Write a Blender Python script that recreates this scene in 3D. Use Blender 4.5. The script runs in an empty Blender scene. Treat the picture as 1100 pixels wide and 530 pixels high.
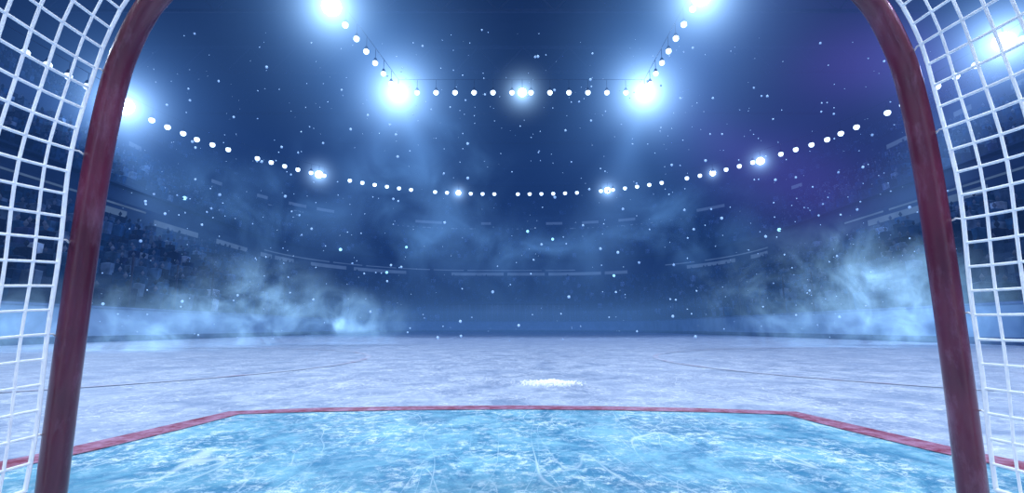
import bpy, math, random
import numpy as np
from mathutils import Vector
random.seed(7); np.random.seed(7)
S=bpy.context.scene
try: S.view_settings.view_transform='Standard'
except Exception as e: print(e)
C=S.collection
# ---------------------------------------------------------------- helpers
class NT:
    def __init__(s,name):
        s.m=bpy.data.materials.new(name); s.m.use_nodes=True; s.t=s.m.node_tree; s.t.nodes.clear()
        s.out=s.t.nodes.new('ShaderNodeOutputMaterial')
    def n(s,typ,**k):
        nd=s.t.nodes.new('ShaderNode'+typ)
        for a,b in k.items(): setattr(nd,a,b)
        return nd
    def set(s,sock,v):
        if isinstance(v,bpy.types.NodeSocket): s.t.links.new(v,sock)
        else:
            if isinstance(v,tuple) and len(v)==3 and sock.type=='RGBA': v=v+(1,)
            sock.default_value=v
    def math(s,op,a,b=0.0,c=None,clamp=False):
        nd=s.n('Math',operation=op,use_clamp=clamp); s.set(nd.inputs[0],a); s.set(nd.inputs[1],b)
        if c is not None: s.set(nd.inputs[2],c)
        return nd.outputs[0]
    def mapr(s,v,a,b,c=0.0,d=1.0):
        nd=s.n('MapRange'); nd.clamp=True
        for i,x in enumerate((v,a,b,c,d)): s.set(nd.inputs[i],x)
        return nd.outputs[0]
    def mix(s,f,a,b):
        nd=s.n('Mix',data_type='RGBA'); s.set(nd.inputs[0],f); s.set(nd.inputs[6],a); s.set(nd.inputs[7],b); return nd.outputs[2]
    def pos(s): return s.n('NewGeometry').outputs['Position']
    def obj(s): return s.n('TexCoord').outputs['Object']
    def xf(s,vec,scale=(1,1,1),rot=(0,0,0),loc=(0,0,0)):
        nd=s.n('Mapping'); s.set(nd.inputs[0],vec); nd.inputs[1].default_value=loc; nd.inputs[2].default_value=rot; nd.inputs[3].default_value=scale; return nd.outputs[0]
    def noise(s,vec,scale,detail=4,rough=.5,dist=0):
        nd=s.n('TexNoise'); s.set(nd.inputs['Vector'],vec)
        nd.inputs['Scale'].default_value=scale; nd.inputs['Detail'].default_value=detail
        nd.inputs['Roughness'].default_value=rough; nd.inputs['Distortion'].default_value=dist
        return nd.outputs[0]
    def bsdf(s,col,rough=.5,spec=.5,metal=0,bump=None,bs=.2,emis=None,es=0,coat=0):
        b=s.n('BsdfPrincipled'); s.set(b.inputs['Base Color'],col); s.set(b.inputs['Roughness'],rough)
        s.set(b.inputs['Specular IOR Level'],spec); s.set(b.inputs['Metallic'],metal); s.set(b.inputs['Coat Weight'],coat)
        if emis is not None: s.set(b.inputs['Emission Color'],emis); s.set(b.inputs['Emission Strength'],es)
        if bump is not None:
            bn=s.n('Bump'); bn.inputs['Strength'].default_value=bs; bn.inputs['Distance'].default_value=.01
            s.set(bn.inputs['Height'],bump); s.t.links.new(bn.outputs[0],b.inputs['Normal'])
        s.t.links.new(b.outputs[0],s.out.inputs[0]); return s.m
def simple(name,c1,c2,scale,rough=.6,spec=.3,**k):
    t=NT(name); f=t.mapr(t.noise(t.pos(),scale,3,.6),.35,.65); return t.bsdf(t.mix(f,c1,c2),rough,spec,**k)
def emis(name,col,st):
    t=NT(name); e=t.n('Emission'); t.set(e.inputs[0],col)
    f=t.mapr(t.noise(t.pos(),.7,1),.2,.8,.75*st,1.25*st); t.set(e.inputs[1],f)
    t.t.links.new(e.outputs[0],t.out.inputs[0]); return t.m
def add(name,data,parent=None,loc=(0,0,0),mat=None):
    o=bpy.data.objects.new(name,data); C.objects.link(o); o.location=loc
    if parent: o.parent=parent
    if mat: data.materials.append(mat)
    return o
def empty(name,loc=(0,0,0)):
    o=bpy.data.objects.new(name,None); C.objects.link(o); o.location=loc; o.empty_display_size=.2; return o
class MB:
    def __init__(s): s.v=[]; s.f=[]; s.mi=[]
    def add(s,vs,fs,mi=0):
        b=len(s.v); s.v+= [tuple(x) for x in vs]; s.f+=[tuple(i+b for i in f) for f in fs]; s.mi+=[mi]*len(fs)
    def box(s,c,d,ang=0,mi=0):
        vs=[]
        ca,sa=math.cos(ang),math.sin(ang)
        for z in(-1,1):
            for x,y in((-1,-1),(1,-1),(1,1),(-1,1)):
                X=x*d[0]/2;Y=y*d[1]/2
                vs.append((c[0]+X*ca-Y*sa,c[1]+X*sa+Y*ca,c[2]+z*d[2]/2))
        s.add(vs,[(3,2,1,0),(4,5,6,7),(0,1,5,4),(1,2,6,5),(2,3,7,6),(3,0,4,7)],mi)
    def sphere(s,c,r,mi=0,seg=8,rings=5,half=False):
        vs=[];fs=[]
        for i in range(rings+1):
            th=math.pi*i/rings
            for j in range(seg):
                a=2*math.pi*j/seg
                vs.append((c[0]+r*math.sin(th)*math.cos(a),c[1]+r*math.sin(th)*math.sin(a),c[2]+r*math.cos(th)))
        for i in range(rings):
            for j in range(seg):
                k=(j+1)%seg; fs.append((i*seg+j,(i+1)*seg+j,(i+1)*seg+k,i*seg+k))
        s.add(vs,fs,mi)
    def cyl(s,a,b,r1,r2,mi=0,seg=12):
        a=Vector(a);b=Vector(b);d=(b-a).normalized(); u=d.orthogonal().normalized(); w=d.cross(u)
        vs=[]
        for p,r in((a,r1),(b,r2)):
            for j in range(seg):
                t=2*math.pi*j/seg; vs.append(p+u*r*math.cos(t)+w*r*math.sin(t))
        fs=[(j,(j+1)%seg,seg+(j+1)%seg,seg+j) for j in range(seg)]
        fs.append(tuple(range(seg))[::-1]); fs.append(tuple(range(seg,2*seg)))
        s.add(vs,fs,mi)
    def obj(s,name,mats,parent=None,smooth=False):
        me=bpy.data.meshes.new(name); me.from_pydata(s.v,[],s.f)
        for m in mats: me.materials.append(m)
        me.polygons.foreach_set('material_index',s.mi)
        if smooth: me.polygons.foreach_set('use_smooth',[True]*len(me.polygons))
        me.update(); o=bpy.data.objects.new(name,me); C.objects.link(o)
        if parent: o.parent=parent
        return o
def tube(name,paths,r,mat,parent=None,res=6):
    cu=bpy.data.curves.new(name,'CURVE'); cu.dimensions='3D'; cu.bevel_depth=r; cu.bevel_resolution=res; cu.use_fill_caps=True
    for p in paths:
        sp=cu.splines.new('POLY'); sp.points.add(len(p)-1)
        sp.points.foreach_set('co',[c for q in p for c in (*q,1)])
        sp.use_smooth=True
    return add(name,cu,parent,mat=mat)
def catmull(P,n=10):
    P=[np.array(p,float) for p in P]; Q=[P[0]*2-P[1]]+P+[P[-1]*2-P[-2]]; out=[]
    for i in range(1,len(Q)-2):
        a,b,c,d=Q[i-1:i+3]
        for k in range(n):
            t=k/n; out.append(.5*((2*b)+(c-a)*t+(2*a-5*b+4*c-d)*t*t+(3*b-a-3*c+d)*t**3))
    out.append(P[-1]); return np.array(out)
def resample(P,step):
    P=np.array(P,float); d=np.r_[0,np.cumsum(np.linalg.norm(np.diff(P,axis=0),axis=1))]
    n=max(2,int(round(d[-1]/step))+1); s=np.linspace(0,d[-1],n)
    return np.stack([np.interp(s,d,P[:,i]) for i in range(P.shape[1])],1)
# rink outline (goal line y=0, far boards y=56, end boards y=-4)
def path(r,seg=18):
    R=8.5+r; pts=[]
    for (cx,cy,a0) in ((4.5,47.5,0),(-4.5,47.5,90),(-4.5,4.5,180),(4.5,4.5,270)):
        for i in range(seg+1):
            a=math.radians(a0+90*i/seg); pts.append((cx+R*math.cos(a),cy+R*math.sin(a)))
    return pts
def sweep(mb,prof,mi=0):
    rings=[[(x,y,z) for x,y in path(r)] for r,z in prof]; n=len(rings[0])
    vs=[p for R in rings for p in R]; fs=[]
    for i in range(len(rings)-1):
        for j in range(n):
            k=(j+1)%n; fs.append((i*n+j,i*n+k,(i+1)*n+k,(i+1)*n+j))
    mb.add(vs,fs,mi)
# ---------------------------------------------------------------- materials
def ice_mat(name,base,dark,white,amt,lo=.50,hi=.62):
    t=NT(name); p=t.pos()
    big=t.mapr(t.noise(p,.35,2,.6),.35,.7)
    med=t.mapr(t.noise(t.xf(p,(1,.8,1)),3.2,6,.8,.5),.42,.60)
    col=t.mix(med,dark,base); col=t.mix(t.math('MULTIPLY',big,.4),col,dark)
    fn=t.noise(p,18,5,.88,.3)
    fine=t.mapr(fn,lo,hi)
    patch=t.mapr(t.noise(p,1.9,3,.65),.40,.58,.2,1)
    fine=t.math('MULTIPLY',fine,patch)
    scr=None
    for i,(rz,sc,w) in enumerate(((.5,2.5,.003),(-.8,3.3,.0035),(1.4,2.1,.003),(2.3,5.6,.005))):
        n=t.noise(t.xf(p,(1,.22,1),(0,0,rz),(i*7.1,i*3,0)),sc,1,.4,.15)
        l=t.mapr(t.math('ABSOLUTE',t.math('SUBTRACT',n,.5)),0,w,1,0)
        l=t.math('MULTIPLY',l,patch)
        scr=l if scr is None else t.math('MAXIMUM',scr,l)
    w=t.math('MULTIPLY',t.math('MAXIMUM',fine,t.math('MULTIPLY',scr,.7)),amt,clamp=True)
    col=t.mix(w,col,white)
    return t.bsdf(col,t.mapr(med,0,1,.35,.6),.16,bump=fn,bs=.5)
M_ice=ice_mat('ice_frosted',(.49,.57,.71),(.24,.32,.48),(.90,.93,.98),.7)
M_crease=ice_mat('ice_crease_blue',(.21,.48,.62),(.035,.21,.37),(.80,.92,.97),.9,.49,.62)
t=NT('red_line_paint'); f=t.mapr(t.noise(t.pos(),11,6,.8),.4,.60)
M_line=t.bsdf(t.mix(f,(.19,.010,.038),(.40,.20,.32)),.5,.2)
t=NT('circle_paint'); f=t.mapr(t.noise(t.pos(),2.2,5,.8),.34,.52)
M_circ=t.bsdf(t.mix(f,(.34,.22,.34),(.50,.56,.70)),.5,.2)
t=NT('post_red_enamel'); p=t.pos(); f=t.mapr(t.noise(t.xf(p,(1,1,.35)),22,6,.7),.5,.7); g=t.mapr(t.noise(p,5,4),.35,.7)
c=t.mix(g,(.07,.006,.020),(.14,.018,.046)); c=t.mix(t.math('MULTIPLY',f,.32),c,(.38,.20,.30))
M_post=t.bsdf(c,.28,.6,coat=.5,bump=f,bs=.15)
M_cord=simple('net_cord',(.85,.88,.93),(.98,.99,1),60,.8,.2)
M_board=simple('board_white',(.12,.22,.38),(.27,.39,.56),.5,.4,.3)
M_kick=simple('kickplate',(.02,.05,.12),(.05,.09,.2),2)
M_cap=simple('board_cap',(.07,.12,.26),(.11,.18,.34),2)
M_conc=simple('stand_concrete',(.012,.028,.07),(.035,.065,.13),.8,.8,.15)
M_fasc=simple('fascia_navy',(.016,.032,.09),(.032,.06,.13),.5,.5,.3)
M_roof=simple('roof_navy',(.005,.008,.026),(.010,.015,.045),.3,.9,.1)
M_truss=simple('truss_steel',(.015,.02,.05),(.03,.04,.08),1,.5,.4)
M_led=emis('fascia_screen_glow',(.35,.55,.82),.24)
M_lamp=emis('lamp_lens',(.8,.92,1),16)
M_bulb=emis('bulb_glass',(.72,.9,1),4.5)
M_flash=emis('flash_glass',(.35,.8,1),3)
# ---------------------------------------------------------------- camera
cam=bpy.data.cameras.new('camera'); cam.lens=18; cam.sensor_width=36; cam.clip_start=.02; cam.clip_end=400
co=add('camera',cam,loc=(0,-1.07,.46)); co.rotation_euler=(math.radians(99),0,0); S.camera=co
# ---------------------------------------------------------------- ice floor
mb=MB(); P=path(.1); mb.add([(x,y,0) for x,y in P],[tuple(range(len(P)))]); mb.obj('floor',[M_ice])
left=[(-1.88,0),(-1.80,.35),(-1.70,.72),(-1.635,.95),(-1.565,1.36),(-1.50,1.80)]
front=[(-1.1,1.90),(-.5,1.97),(0,1.99),(.5,1.965),(1.1,1.885)]
right=[(-x,y-.01) for x,y in left[::-1]]
out=left+front+right
mb=MB(); mb.add([(x,y,.003) for x,y in out],[tuple(range(len(out)))[::-1]]); mb.obj('goal_crease',[M_crease])
def ribbon(pts,w,z,closed=False):
    mb=MB(); n=len(pts); vs=[]
    for i in range(n):
        a=Vector(pts[(i-1)%n if closed else max(i-1,0)]); b=Vector(pts[(i+1)%n if closed else min(i+1,n-1)])
        d=(b-a).normalized(); q=Vector((-d.y,d.x))*w/2; p=Vector(pts[i]); vs+=[(p.x+q.x,p.y+q.y,z),(p.x-q.x,p.y-q.y,z)]
    fs=[(2*i,2*i+1,2*((i+1)%n)+1,2*((i+1)%n)) for i in range(n if closed else n-1)]
    mb.add(vs,fs); return mb
ribbon(out,.14,.006).obj('crease_line',[M_line])
ribbon([(-12.9,0),(-1.95,0)],.05,.006).obj('goal_line',[M_line])
ribbon([(1.95,0),(12.9,0)],.05,.006).obj('goal_line',[M_line])
for sx in(-1,1):
    cc=[(sx*6.7+4.57*math.cos(a),6.1+4.57*math.sin(a)) for a in np.linspace(0,2*math.pi,96,endpoint=False)]
    ribbon(cc,.075,.005,True).obj('face_off_circle',[M_circ])
# ice shavings pile
mb=MB()
for i in range(420):
    u=random.gauss(0,.12); x=.30+u+.02; y=3.28+random.gauss(0,.08)-.3*u*random.random(); r=random.uniform(.006,.023)*max(.35,1-abs(u)*2.2)
    mb.sphere((x,y,r*.6),r,seg=5,rings=3)
M_snow=simple('ice_shavings',(.92,.96,1),(.99,1,1),30,.9,.1)
mb.obj('ice_shavings_pile',[M_snow])
# ---------------------------------------------------------------- goal
goal=empty('hockey_goal')
half=[(-.905,0,.03),(-.907,0,.38),(-.902,0,.76),(-.888,0,.975),(-.866,0,1.09),(-.82,0,1.20),(-.735,0,1.285),(-.60,0,1.315),(-.3,0,1.32)]
full=half+[(0,0,1.32)]+[(-x,y,z) for x,y,z in half[::-1]]
F=catmull(full,8)
tube('posts_and_crossbar',[F],.0255,M_post,goal,8)
D=1.5
Bk=F.copy(); Bk[:,1]=-D
tube('rear_frame',[Bk],.018,M_post,goal)
tube('base_frame',[[(-.905,0,.02),(-.905,-D,.02),(.905,-D,.02),(.905,0,.02)]],.02,M_post,goal)
tube('top_bars',[[(x,0,1.30),(x,-D,1.30)] for x in(-.72,.72)],.014,M_post,goal)
mb=MB()
for sx in(-1,1): mb.cyl((sx*.905,0,0),(sx*.905,0,.05),.05,.045,seg=20)
mb.obj('post_anchors',[M_post],goal,True)
cell=.047
mask=F[:,2]>.15; G=resample(F[mask],cell)
cen=np.array([0,0,.6])
def netp(i,d,sd=0):
    p=G[i].copy(); s=i*cell
    nrm=p-cen; nrm[1]=0; nrm/=np.linalg.norm(nrm)
    bul=.006*math.sin(s*4.1+d*4)+.005*math.sin(s*2.3+1.7-d*6)+.008
    edge=min(1,d/.12)
    p=p+nrm*(bul*edge+.008)
    p[1]=-.05-d+.006*math.sin(s*7.3)+.003*math.sin(s*17+d*9)
    p[2]+=.005*math.sin(s*5+d*11)-.03*d
    return p
nd=int((D-.05)/cell)
paths=[]
for i in range(len(G)): paths.append([netp(i,d) for d in np.linspace(0,D-.05,40)])
for k in range(1,nd+1): paths.append([netp(i,k*cell) for i in range(len(G))])
tube('net_cords',paths,.0030,M_cord,goal,1)
tube('net_edge_rope',[[netp(i,0) for i in range(len(G))],[netp(0,d) for d in np.linspace(0,D-.05,40)],[netp(len(G)-1,d) for d in np.linspace(0,D-.05,40)]],.0040,M_cord,goal,2)
lac=[]
for i in range(2,len(G),4):
    a=netp(i,0); b=G[i].copy(); nr=b-cen; nr[1]=0; nr/=np.linalg.norm(nr); b=b+nr*.024; b[1]=-.006; lac.append([a,(a+b)/2+np.array([0,0,.004]),b])
tube('net_lacing',lac,.0018,M_cord,goal,1)
bp=[]
for x in np.arange(-.87,.88,cell):
    zt=1.29 if abs(x)<.72 else 1.29-(abs(x)-.72)*1.6
    bp.append([(x,-D+.02,z) for z in np.linspace(.16,zt,6)])
for z in np.arange(.16,1.29,cell):
    w=.89 if z<1.0 else .89-(z-1.0)*.45
    bp.append([(x,-D+.02,z) for x in np.linspace(-w,w,6)])
tube('back_net_cords',bp,.0021,M_cord,goal,1)
# ---------------------------------------------------------------- boards
mb=MB(); sweep(mb,[(0,.2),(0,1.07)],0); sweep(mb,[(-.01,0),(-.01,.2),(0,.2)],1); sweep(mb,[(-.04,1.07),(-.04,1.13),(.16,1.13),(.16,0)],2)
mb.obj('dasher_boards',[M_board,M_kick,M_cap])
t=NT('safety_glass'); tr=t.n('BsdfTransparent'); gl=t.n('BsdfGlossy'); gl.inputs['Roughness'].default_value=.2; gl.inputs[0].default_value=(.7,.85,1,1)
mx=t.n('MixShader'); t.set(mx.inputs[0],t.mapr(t.noise(t.pos(),.6,1),.3,.7,.02,.05)); t.t.links.new(tr.outputs[0],mx.inputs[1]); t.t.links.new(gl.outputs[0],mx.inputs[2]); t.t.links.new(mx.outputs[0],t.out.inputs[0])
mb=MB(); sweep(mb,[(.06,1.13),(.06,2.9)]); 
pts=resample(path(.06)+[path(.06)[0]],2.4)
for x,y in pts: mb.box((x,y,2.0),(.05,.05,1.75),mi=1)
mb.obj('rink_glass',[t.m,M_truss])
mb=MB()
for x in np.arange(-7.8,7.81,.62): mb.box((x,56.75,1.9),(.16,.12,2.6))
mb.box((0,56.75,3.2),(15.8,.2,.2)); mb.box((0,57.1,1.9),(15.8,.1,2.6),mi=1)
mb.obj('rink_gate',[M_fasc,M_roof])
# ---------------------------------------------------------------- stands
arena=empty('arena_stands')
rows=[]
def tier(mb,r0,z0,r1,z1,n):
    prof=[(r0,z0)]; dr=(r1-r0)/n; dz=(z1-z0)/n
    for i in range(n):
        prof.append((r0+i*dr,z0+(i+1)*dz)); prof.append((r0+(i+1)*dr,z0+(i+1)*dz)); rows.append((r0+(i+.5)*dr,z0+(i+1)*dz))
    sweep(mb,prof)
mb=MB()
sweep(mb,[(.16,0),(1.6,0),(1.6,.8)])
tier(mb,1.6,.8,11.2,6.4,12)
sweep(mb,[(11.2,6.4),(11.8,6.4)]); sweep(mb,[(11.8,9.4),(13,9.4)])
tier(mb,13,9.4,20,15.0,10)
tier(mb,22,17.4,28,22.0,7)
sweep(mb,[(20,15.0),(20.4,15.0)]); 
mb.obj('seating_tiers',[M_conc],arena)
mb=MB(); sweep(mb,[(11.8,6.4),(11.6,7.0),(11.6,8.3),(12.4,8.3),(12.4,9.4)]); sweep(mb,[(20.4,15.0),(20.4,17.4),(22,17.4)])
mb.obj('balcony_fascia',[M_fasc],arena)
def panels(mb,r,z0,z1,lens,gap,prob):
    P=np.array(path(r,30)+[path(r,30)[0]]); P=resample(P,.5); i=0
    while i<len(P)-12:
        L=random.choice(lens)
        if random.random()<prob:
            q=P[i:i+L+1]; vs=[(x,y,z0) for x,y in q]+[(x,y,z1) for x,y in q]; n=len(q)
            mb.add(vs,[(j,j+1,n+j+1,n+j) for j in range(n-1)])
        i+=L+random.choice(gap)
mb=MB(); panels(mb,11.5,7.35,7.75,[4,6,10,14],[1,2,5],.75); panels(mb,20.3,16.1,16.5,[3,5,8],[3,6,10],.6); panels(mb,11.55,8.0,8.12,[8,20],[1,3],.7); panels(mb,19.9,15.3,15.45,[8,14],[2,9],.5)
mb.obj('fascia_screens',[M_led],arena)
tv=np.array([(-.2,-.12,0),(.2,-.12,0),(.2,.12,0),(-.2,.12,0),(-.24,-.13,.55),(.24,-.13,.55),(.24,.13,.55),(-.24,.13,.55),(0,0,.62),
 (-.1,0,.72),(.1,0,.72),(0,-.1,.72),(0,.1,.72),(0,0,.86),(0,0,.58)])
tf=[(0,1,5,4),(1,2,6,5),(2,3,7,6),(3,0,4,7),(4,5,8),(5,6,8),(6,7,8),(7,4,8),(9,11,13),(11,10,13),(10,12,13),(12,9,13),(11,9,14),(10,11,14),(12,10,14),(9,12,14)]
V=[];Fc=[];Cl=[];b=0
pal=[(.015,.045,.11),(.02,.075,.17),(.035,.11,.23),(.012,.02,.05),(.06,.13,.24),(.12,.19,.30),(.035,.05,.13)]
for r,z in rows:
    P=resample(path(r)+[path(r)[0]],.72)
    for x,y in P:
        if y<-1 or random.random()<.2: continue
        s=random.uniform(.9,1.25); v=tv*s+np.array([x+random.uniform(-.12,.12),y+random.uniform(-.1,.1),z]); V.append(v)
        Fc+=[tuple(i+b for i in f) for f in tf]; b+=len(tv)
        c=random.choice(pal); k=random.uniform(.6,1.4); 
        if random.random()<.05: c=(.36,.46,.60)
        h=(.15,.18,.25) if random.random()<.6 else (.02,.03,.05)
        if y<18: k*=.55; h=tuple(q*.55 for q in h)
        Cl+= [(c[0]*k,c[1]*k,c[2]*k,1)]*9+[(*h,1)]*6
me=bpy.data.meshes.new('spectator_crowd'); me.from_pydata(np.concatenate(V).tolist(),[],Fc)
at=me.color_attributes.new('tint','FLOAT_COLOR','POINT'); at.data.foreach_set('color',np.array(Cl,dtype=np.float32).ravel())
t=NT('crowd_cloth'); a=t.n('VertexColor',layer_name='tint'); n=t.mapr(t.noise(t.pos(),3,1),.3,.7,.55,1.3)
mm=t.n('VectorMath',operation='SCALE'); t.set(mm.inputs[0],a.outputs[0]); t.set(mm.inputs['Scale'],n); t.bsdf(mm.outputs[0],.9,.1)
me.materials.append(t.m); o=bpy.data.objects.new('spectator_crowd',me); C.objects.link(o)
mb=MB(); sweep(mb,[(28,22),(28,27)]); mb.obj('wall_bowl',[M_roof])
mb=MB(); P=path(28.2); mb.add([(x,y,27) for x,y in P],[tuple(range(len(P)))]); mb.obj('ceiling',[M_roof])
mb=MB()
for y in range(6,80,9):
    w=34 if y<60 else 22
    for z in(25.6,23.2): mb.box((0,y,z),(2*w,.22,.22))
    xs=np.linspace(-w,w,int(w))
    for i in range(len(xs)-1):
        za,zb=(25.6,23.2) if i%2 else (23.2,25.6); mb.cyl((xs[i],y,za),(xs[i+1],y,zb),.07,.07,seg=5)
mb.obj('roof_truss',[M_truss])
# ---------------------------------------------------------------- lights
ZL=16.36
ringL=[(-28.6,-3),(-28.6,18),(-28.2,34.1),(-27.3,39.2),(-26.1,42.5),(-20.3,50.9),(-10.9,57.3),(0,58.9)]
ring=ringL+[(-x,y) for x,y in ringL[::-1][1:]]
R=catmull(ring,10)
inner=[(-9.6,-12),(-9.3,12),(-9.1,21.8),(-8.7,25),(-7.8,31.9)]
I1=catmull(inner,10); I2=np.array([(-7.8,31.9),(9.1,31.9)]); I3=np.array([(9.1,31.9),(9.2,-12)])
def lampstring(P,step,rad,groups):
    Q=resample(P,step); mb=MB()
    for i,(x,y) in enumerate(Q):
        if groups and i%groups[0]>=groups[1]: continue
        mb.sphere((x,y,ZL),rad,0); mb.cyl((x,y,ZL+rad*.6),(x,y,ZL+rad*1.9),rad*.9,rad*.35,1,8); mb.cyl((x,y,ZL+rad*1.9),(x,y,ZL+.9),.02,.02,1,5)
    return mb
for P,st,rad,g in ((R,1.42,.23,(7,6)),(I1,1.35,.17,None),(I2,1.35,.18,None),(I3,1.35,.17,None)):
    mb=lampstring(P,st,rad,g)
    q=resample(P,3)
    for a,b2 in zip(q[:-1],q[1:]): mb.cyl((*a,ZL+.95),(*b2,ZL+.95),.02,.02,1,6)
    mb.obj('light_string',[M_bulb,M_truss],None,True)
floods=[(-7.8,31.9,.5,1.0),(9.1,31.9,.5,1.0),(.7,31.9,.28,.55),(-9.05,22.4,.45,.78),(9.2,21.6,.45,.78),(-28.2,34.1,.6,1.0),(27.7,25.6,.5,.9),
        (-20.3,50.9,.36,.6),(20.9,50.4,.28,.35),(-6.4,58.3,.28,.46),(11.2,57.2,.34,.55),(24,46.5,.34,.5),(-28.6,6,.5,.71),(-9.3,-6,.5,.71),(9.2,-6,.5,.71)]
def volmat(name,build,step=1.0):
    t=NT(name); col,st=build(t); e=t.n('Emission'); t.set(e.inputs[0],col); t.set(e.inputs[1],st); t.t.links.new(e.outputs[0],t.out.inputs['Volume'])
    t.m.cycles.volume_step_rate=step
    return t.m
def ln(t): 
    l=t.n('VectorMath',operation='LENGTH'); t.set(l.inputs[0],t.obj()); return l.outputs['Value']
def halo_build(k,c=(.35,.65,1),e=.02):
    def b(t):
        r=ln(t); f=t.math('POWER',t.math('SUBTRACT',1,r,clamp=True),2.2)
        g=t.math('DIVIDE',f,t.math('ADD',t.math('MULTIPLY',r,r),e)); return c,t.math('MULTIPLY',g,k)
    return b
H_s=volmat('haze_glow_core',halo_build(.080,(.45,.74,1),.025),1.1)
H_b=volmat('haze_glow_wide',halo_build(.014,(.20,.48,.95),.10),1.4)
def unit_sphere(name):
    m=MB(); m.sphere((0,0,0),1,seg=20,rings=10); me=bpy.data.meshes.new(name); me.from_pydata(m.v,[],m.f); return me
for x,y,s,h in floods:
    e=empty('flood_lamp',(x,y,ZL))
    d=Vector((-x*.35,(12-y)*.35-3,-9)).normalized()
    mb=MB(); p0=-d*s*.9
    mb.cyl(p0,-d*s*.05,s*.5,s*1.05,1,20); mb.cyl(-d*s*.05,d*s*.12,s*1.05,s*.95,0,20); mb.sphere(d*s*.05,s*.75,0,14,8)
    mb.cyl(p0,(0,0,1.0),.05,.05,1,6)
    mb.obj('lamp_body',[M_lamp,M_truss],e)
    if y>20:  # halo glow is painted as emission, standing in for scattered lamp light
        o=add('emissive_halo',unit_sphere('emissive_halo'),e,mat=H_s); o.scale=[5.4*h]*3
        if h>.75: o=add('emissive_halo_wide',unit_sphere('emissive_halo'),e,mat=H_b); o.scale=[13*h]*3
    if h>.7:
        li=bpy.data.lights.new('spot','SPOT'); li.energy=3100 if y>-5 else 4300; li.spot_size=math.radians(125); li.spot_blend=.8; li.shadow_soft_size=.45; li.color=(.74,.89,1)
        lo=add('lamp_spot',li,e,loc=d*s*1.3); lo.rotation_euler=d.to_track_quat('-Z','Y').to_euler()
for x,y,z,e_,col in((-4,4,12,1800,(.80,.93,1)),(0,9,14,1700,(.80,.93,1)),(5,-5,12,1700,(.82,.93,1)),(-5,-3,6.5,1250,(.85,.93,1)),(5.5,-3,6.5,1250,(.85,.93,1)),(16,-2,12,1500,(.7,.5,1))):  # added fill lights without fixtures, brightening net and ice, one tinting violet
    li=bpy.data.lights.new('added_fill_light','POINT'); li.energy=e_; li.shadow_soft_size=.4; li.color=col
    add('added_fill_light',li,loc=(x,y,z))
# beam glow painted as self-emitting cones, not scattered from the lamps
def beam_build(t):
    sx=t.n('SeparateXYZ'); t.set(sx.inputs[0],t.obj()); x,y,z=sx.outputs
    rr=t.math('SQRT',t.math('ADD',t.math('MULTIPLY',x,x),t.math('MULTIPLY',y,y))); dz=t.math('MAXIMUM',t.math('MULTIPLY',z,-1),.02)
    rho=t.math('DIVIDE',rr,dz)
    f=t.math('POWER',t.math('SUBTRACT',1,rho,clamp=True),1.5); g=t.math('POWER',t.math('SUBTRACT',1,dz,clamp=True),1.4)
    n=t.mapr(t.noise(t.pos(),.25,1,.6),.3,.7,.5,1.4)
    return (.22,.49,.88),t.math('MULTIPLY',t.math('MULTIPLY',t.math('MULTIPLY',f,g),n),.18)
M_beam=volmat('emissive_cone',beam_build,1.3)
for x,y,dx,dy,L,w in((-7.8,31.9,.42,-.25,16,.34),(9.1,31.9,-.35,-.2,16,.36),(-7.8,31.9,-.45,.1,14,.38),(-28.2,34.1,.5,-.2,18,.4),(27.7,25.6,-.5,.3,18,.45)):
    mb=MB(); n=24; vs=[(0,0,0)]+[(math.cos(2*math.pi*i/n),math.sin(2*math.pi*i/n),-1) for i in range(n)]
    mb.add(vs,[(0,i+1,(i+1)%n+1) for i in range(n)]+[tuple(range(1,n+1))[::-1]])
    o=mb.obj('emissive_cone',[M_beam]); o.location=(x,y,ZL-.3); o.scale=(L*w,L*w,L)
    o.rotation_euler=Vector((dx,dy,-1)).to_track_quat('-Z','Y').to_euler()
# homogeneous arena haze (absorbs + glows) and low mist on the ice
def homog(name,ext,col,acol=(.2,.3,.6)):
    t=NT(name); a=t.n('VolumeAbsorption'); a.inputs[0].default_value=(*acol,1); a.inputs[1].default_value=ext
    e=t.n('Emission'); e.inputs[0].default_value=(*col,1); e.inputs[1].default_value=1
    s=t.n('AddShader'); t.t.links.new(a.outputs[0],s.inputs[0]); t.t.links.new(e.outputs[0],s.inputs[1]); t.t.links.new(s.outputs[0],t.out.inputs['Volume']); return t.m
mb=MB(); mb.box((0,36,13.2),(74,78,26.4)); mb.obj('arena_haze',[homog('arena_haze_volume',.015,(.00019,.00070,.0024))])
mb=MB(); mb.box((0,33,1.1),(25.6,42,2.0)); mb.obj('ice_mist',[homog('ice_mist_volume',.006,(.0013,.0031,.0058))])
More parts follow.
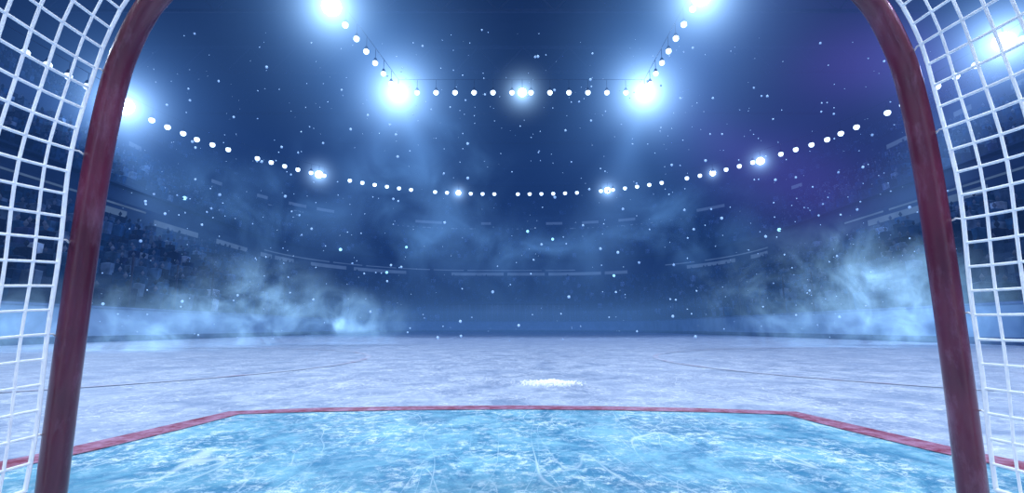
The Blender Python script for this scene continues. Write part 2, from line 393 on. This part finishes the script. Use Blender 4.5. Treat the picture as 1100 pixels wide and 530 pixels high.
# smoke, its lit look put in as emission
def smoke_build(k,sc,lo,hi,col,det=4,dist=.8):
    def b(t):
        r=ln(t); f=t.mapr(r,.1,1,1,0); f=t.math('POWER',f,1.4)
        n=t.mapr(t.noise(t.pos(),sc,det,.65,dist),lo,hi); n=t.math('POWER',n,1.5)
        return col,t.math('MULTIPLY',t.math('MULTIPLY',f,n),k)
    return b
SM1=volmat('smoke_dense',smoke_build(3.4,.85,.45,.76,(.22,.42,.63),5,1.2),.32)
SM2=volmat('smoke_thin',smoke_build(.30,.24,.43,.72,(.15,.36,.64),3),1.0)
smV=volmat('violet_glow',smoke_build(.042,.06,.2,.6,(.28,.13,.78),0),2)  # violet light tint painted as an emissive cloud at upper right
smk=[((8.6,11.8,1.1),(4.6,1.8,2.3),SM1),((12,13.8,1.0),(3.4,1.8,2.0),SM1),((-7.0,12.5,.9),(3.4,1.8,1.9),SM1),((-8.6,9.5,.3),(3.8,2,1.3),SM1),((-4.9,14.5,.6),(2.4,2,1.2),SM1),
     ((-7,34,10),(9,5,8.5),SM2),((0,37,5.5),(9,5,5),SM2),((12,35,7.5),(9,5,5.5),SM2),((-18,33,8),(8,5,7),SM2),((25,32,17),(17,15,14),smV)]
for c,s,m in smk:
    o=add('glowing_smoke',unit_sphere('glowing_smoke'),loc=c,mat=m); o.scale=s
# floating ice dust, with a faint glow put into its material
mb=MB()
for i in range(820):
    y=random.uniform(2.0,16); x=random.uniform(-1,1)*y*.95; z=random.uniform(.3,.46+y*.68); r=y*random.choice([.0006,.0008,.001,.0012,.0015,.002,.0032])*random.uniform(.7,1.1)
    mb.sphere((x,y,z),r,seg=6,rings=4)
t=NT('ice_dust'); t.bsdf(t.mix(t.noise(t.pos(),1,1),(.3,.5,.8),(.6,.8,1)),.9,.1,emis=(.35,.6,.95),es=.25); t.m.cycles.emission_sampling='NONE'
mb.obj('ice_dust_flakes',[t.m],None,True)
mb=MB()
for x,y,z in((-15.5,62,7.2),(1.9,60,12.0),(5,61,11.2),(25,46,9.5),(-27,40,11),(-19,55,9.0),(-14,66,11),(13,64,7)):
    mb.sphere((x,y,z),.17); 
mb.obj('camera_flashes',[M_flash],None,True)
w=bpy.data.worlds.new('world'); S.world=w; w.use_nodes=True; w.node_tree.nodes['Background'].inputs[0].default_value=(.01,.02,.06,1); w.node_tree.nodes['Background'].inputs[1].default_value=.6
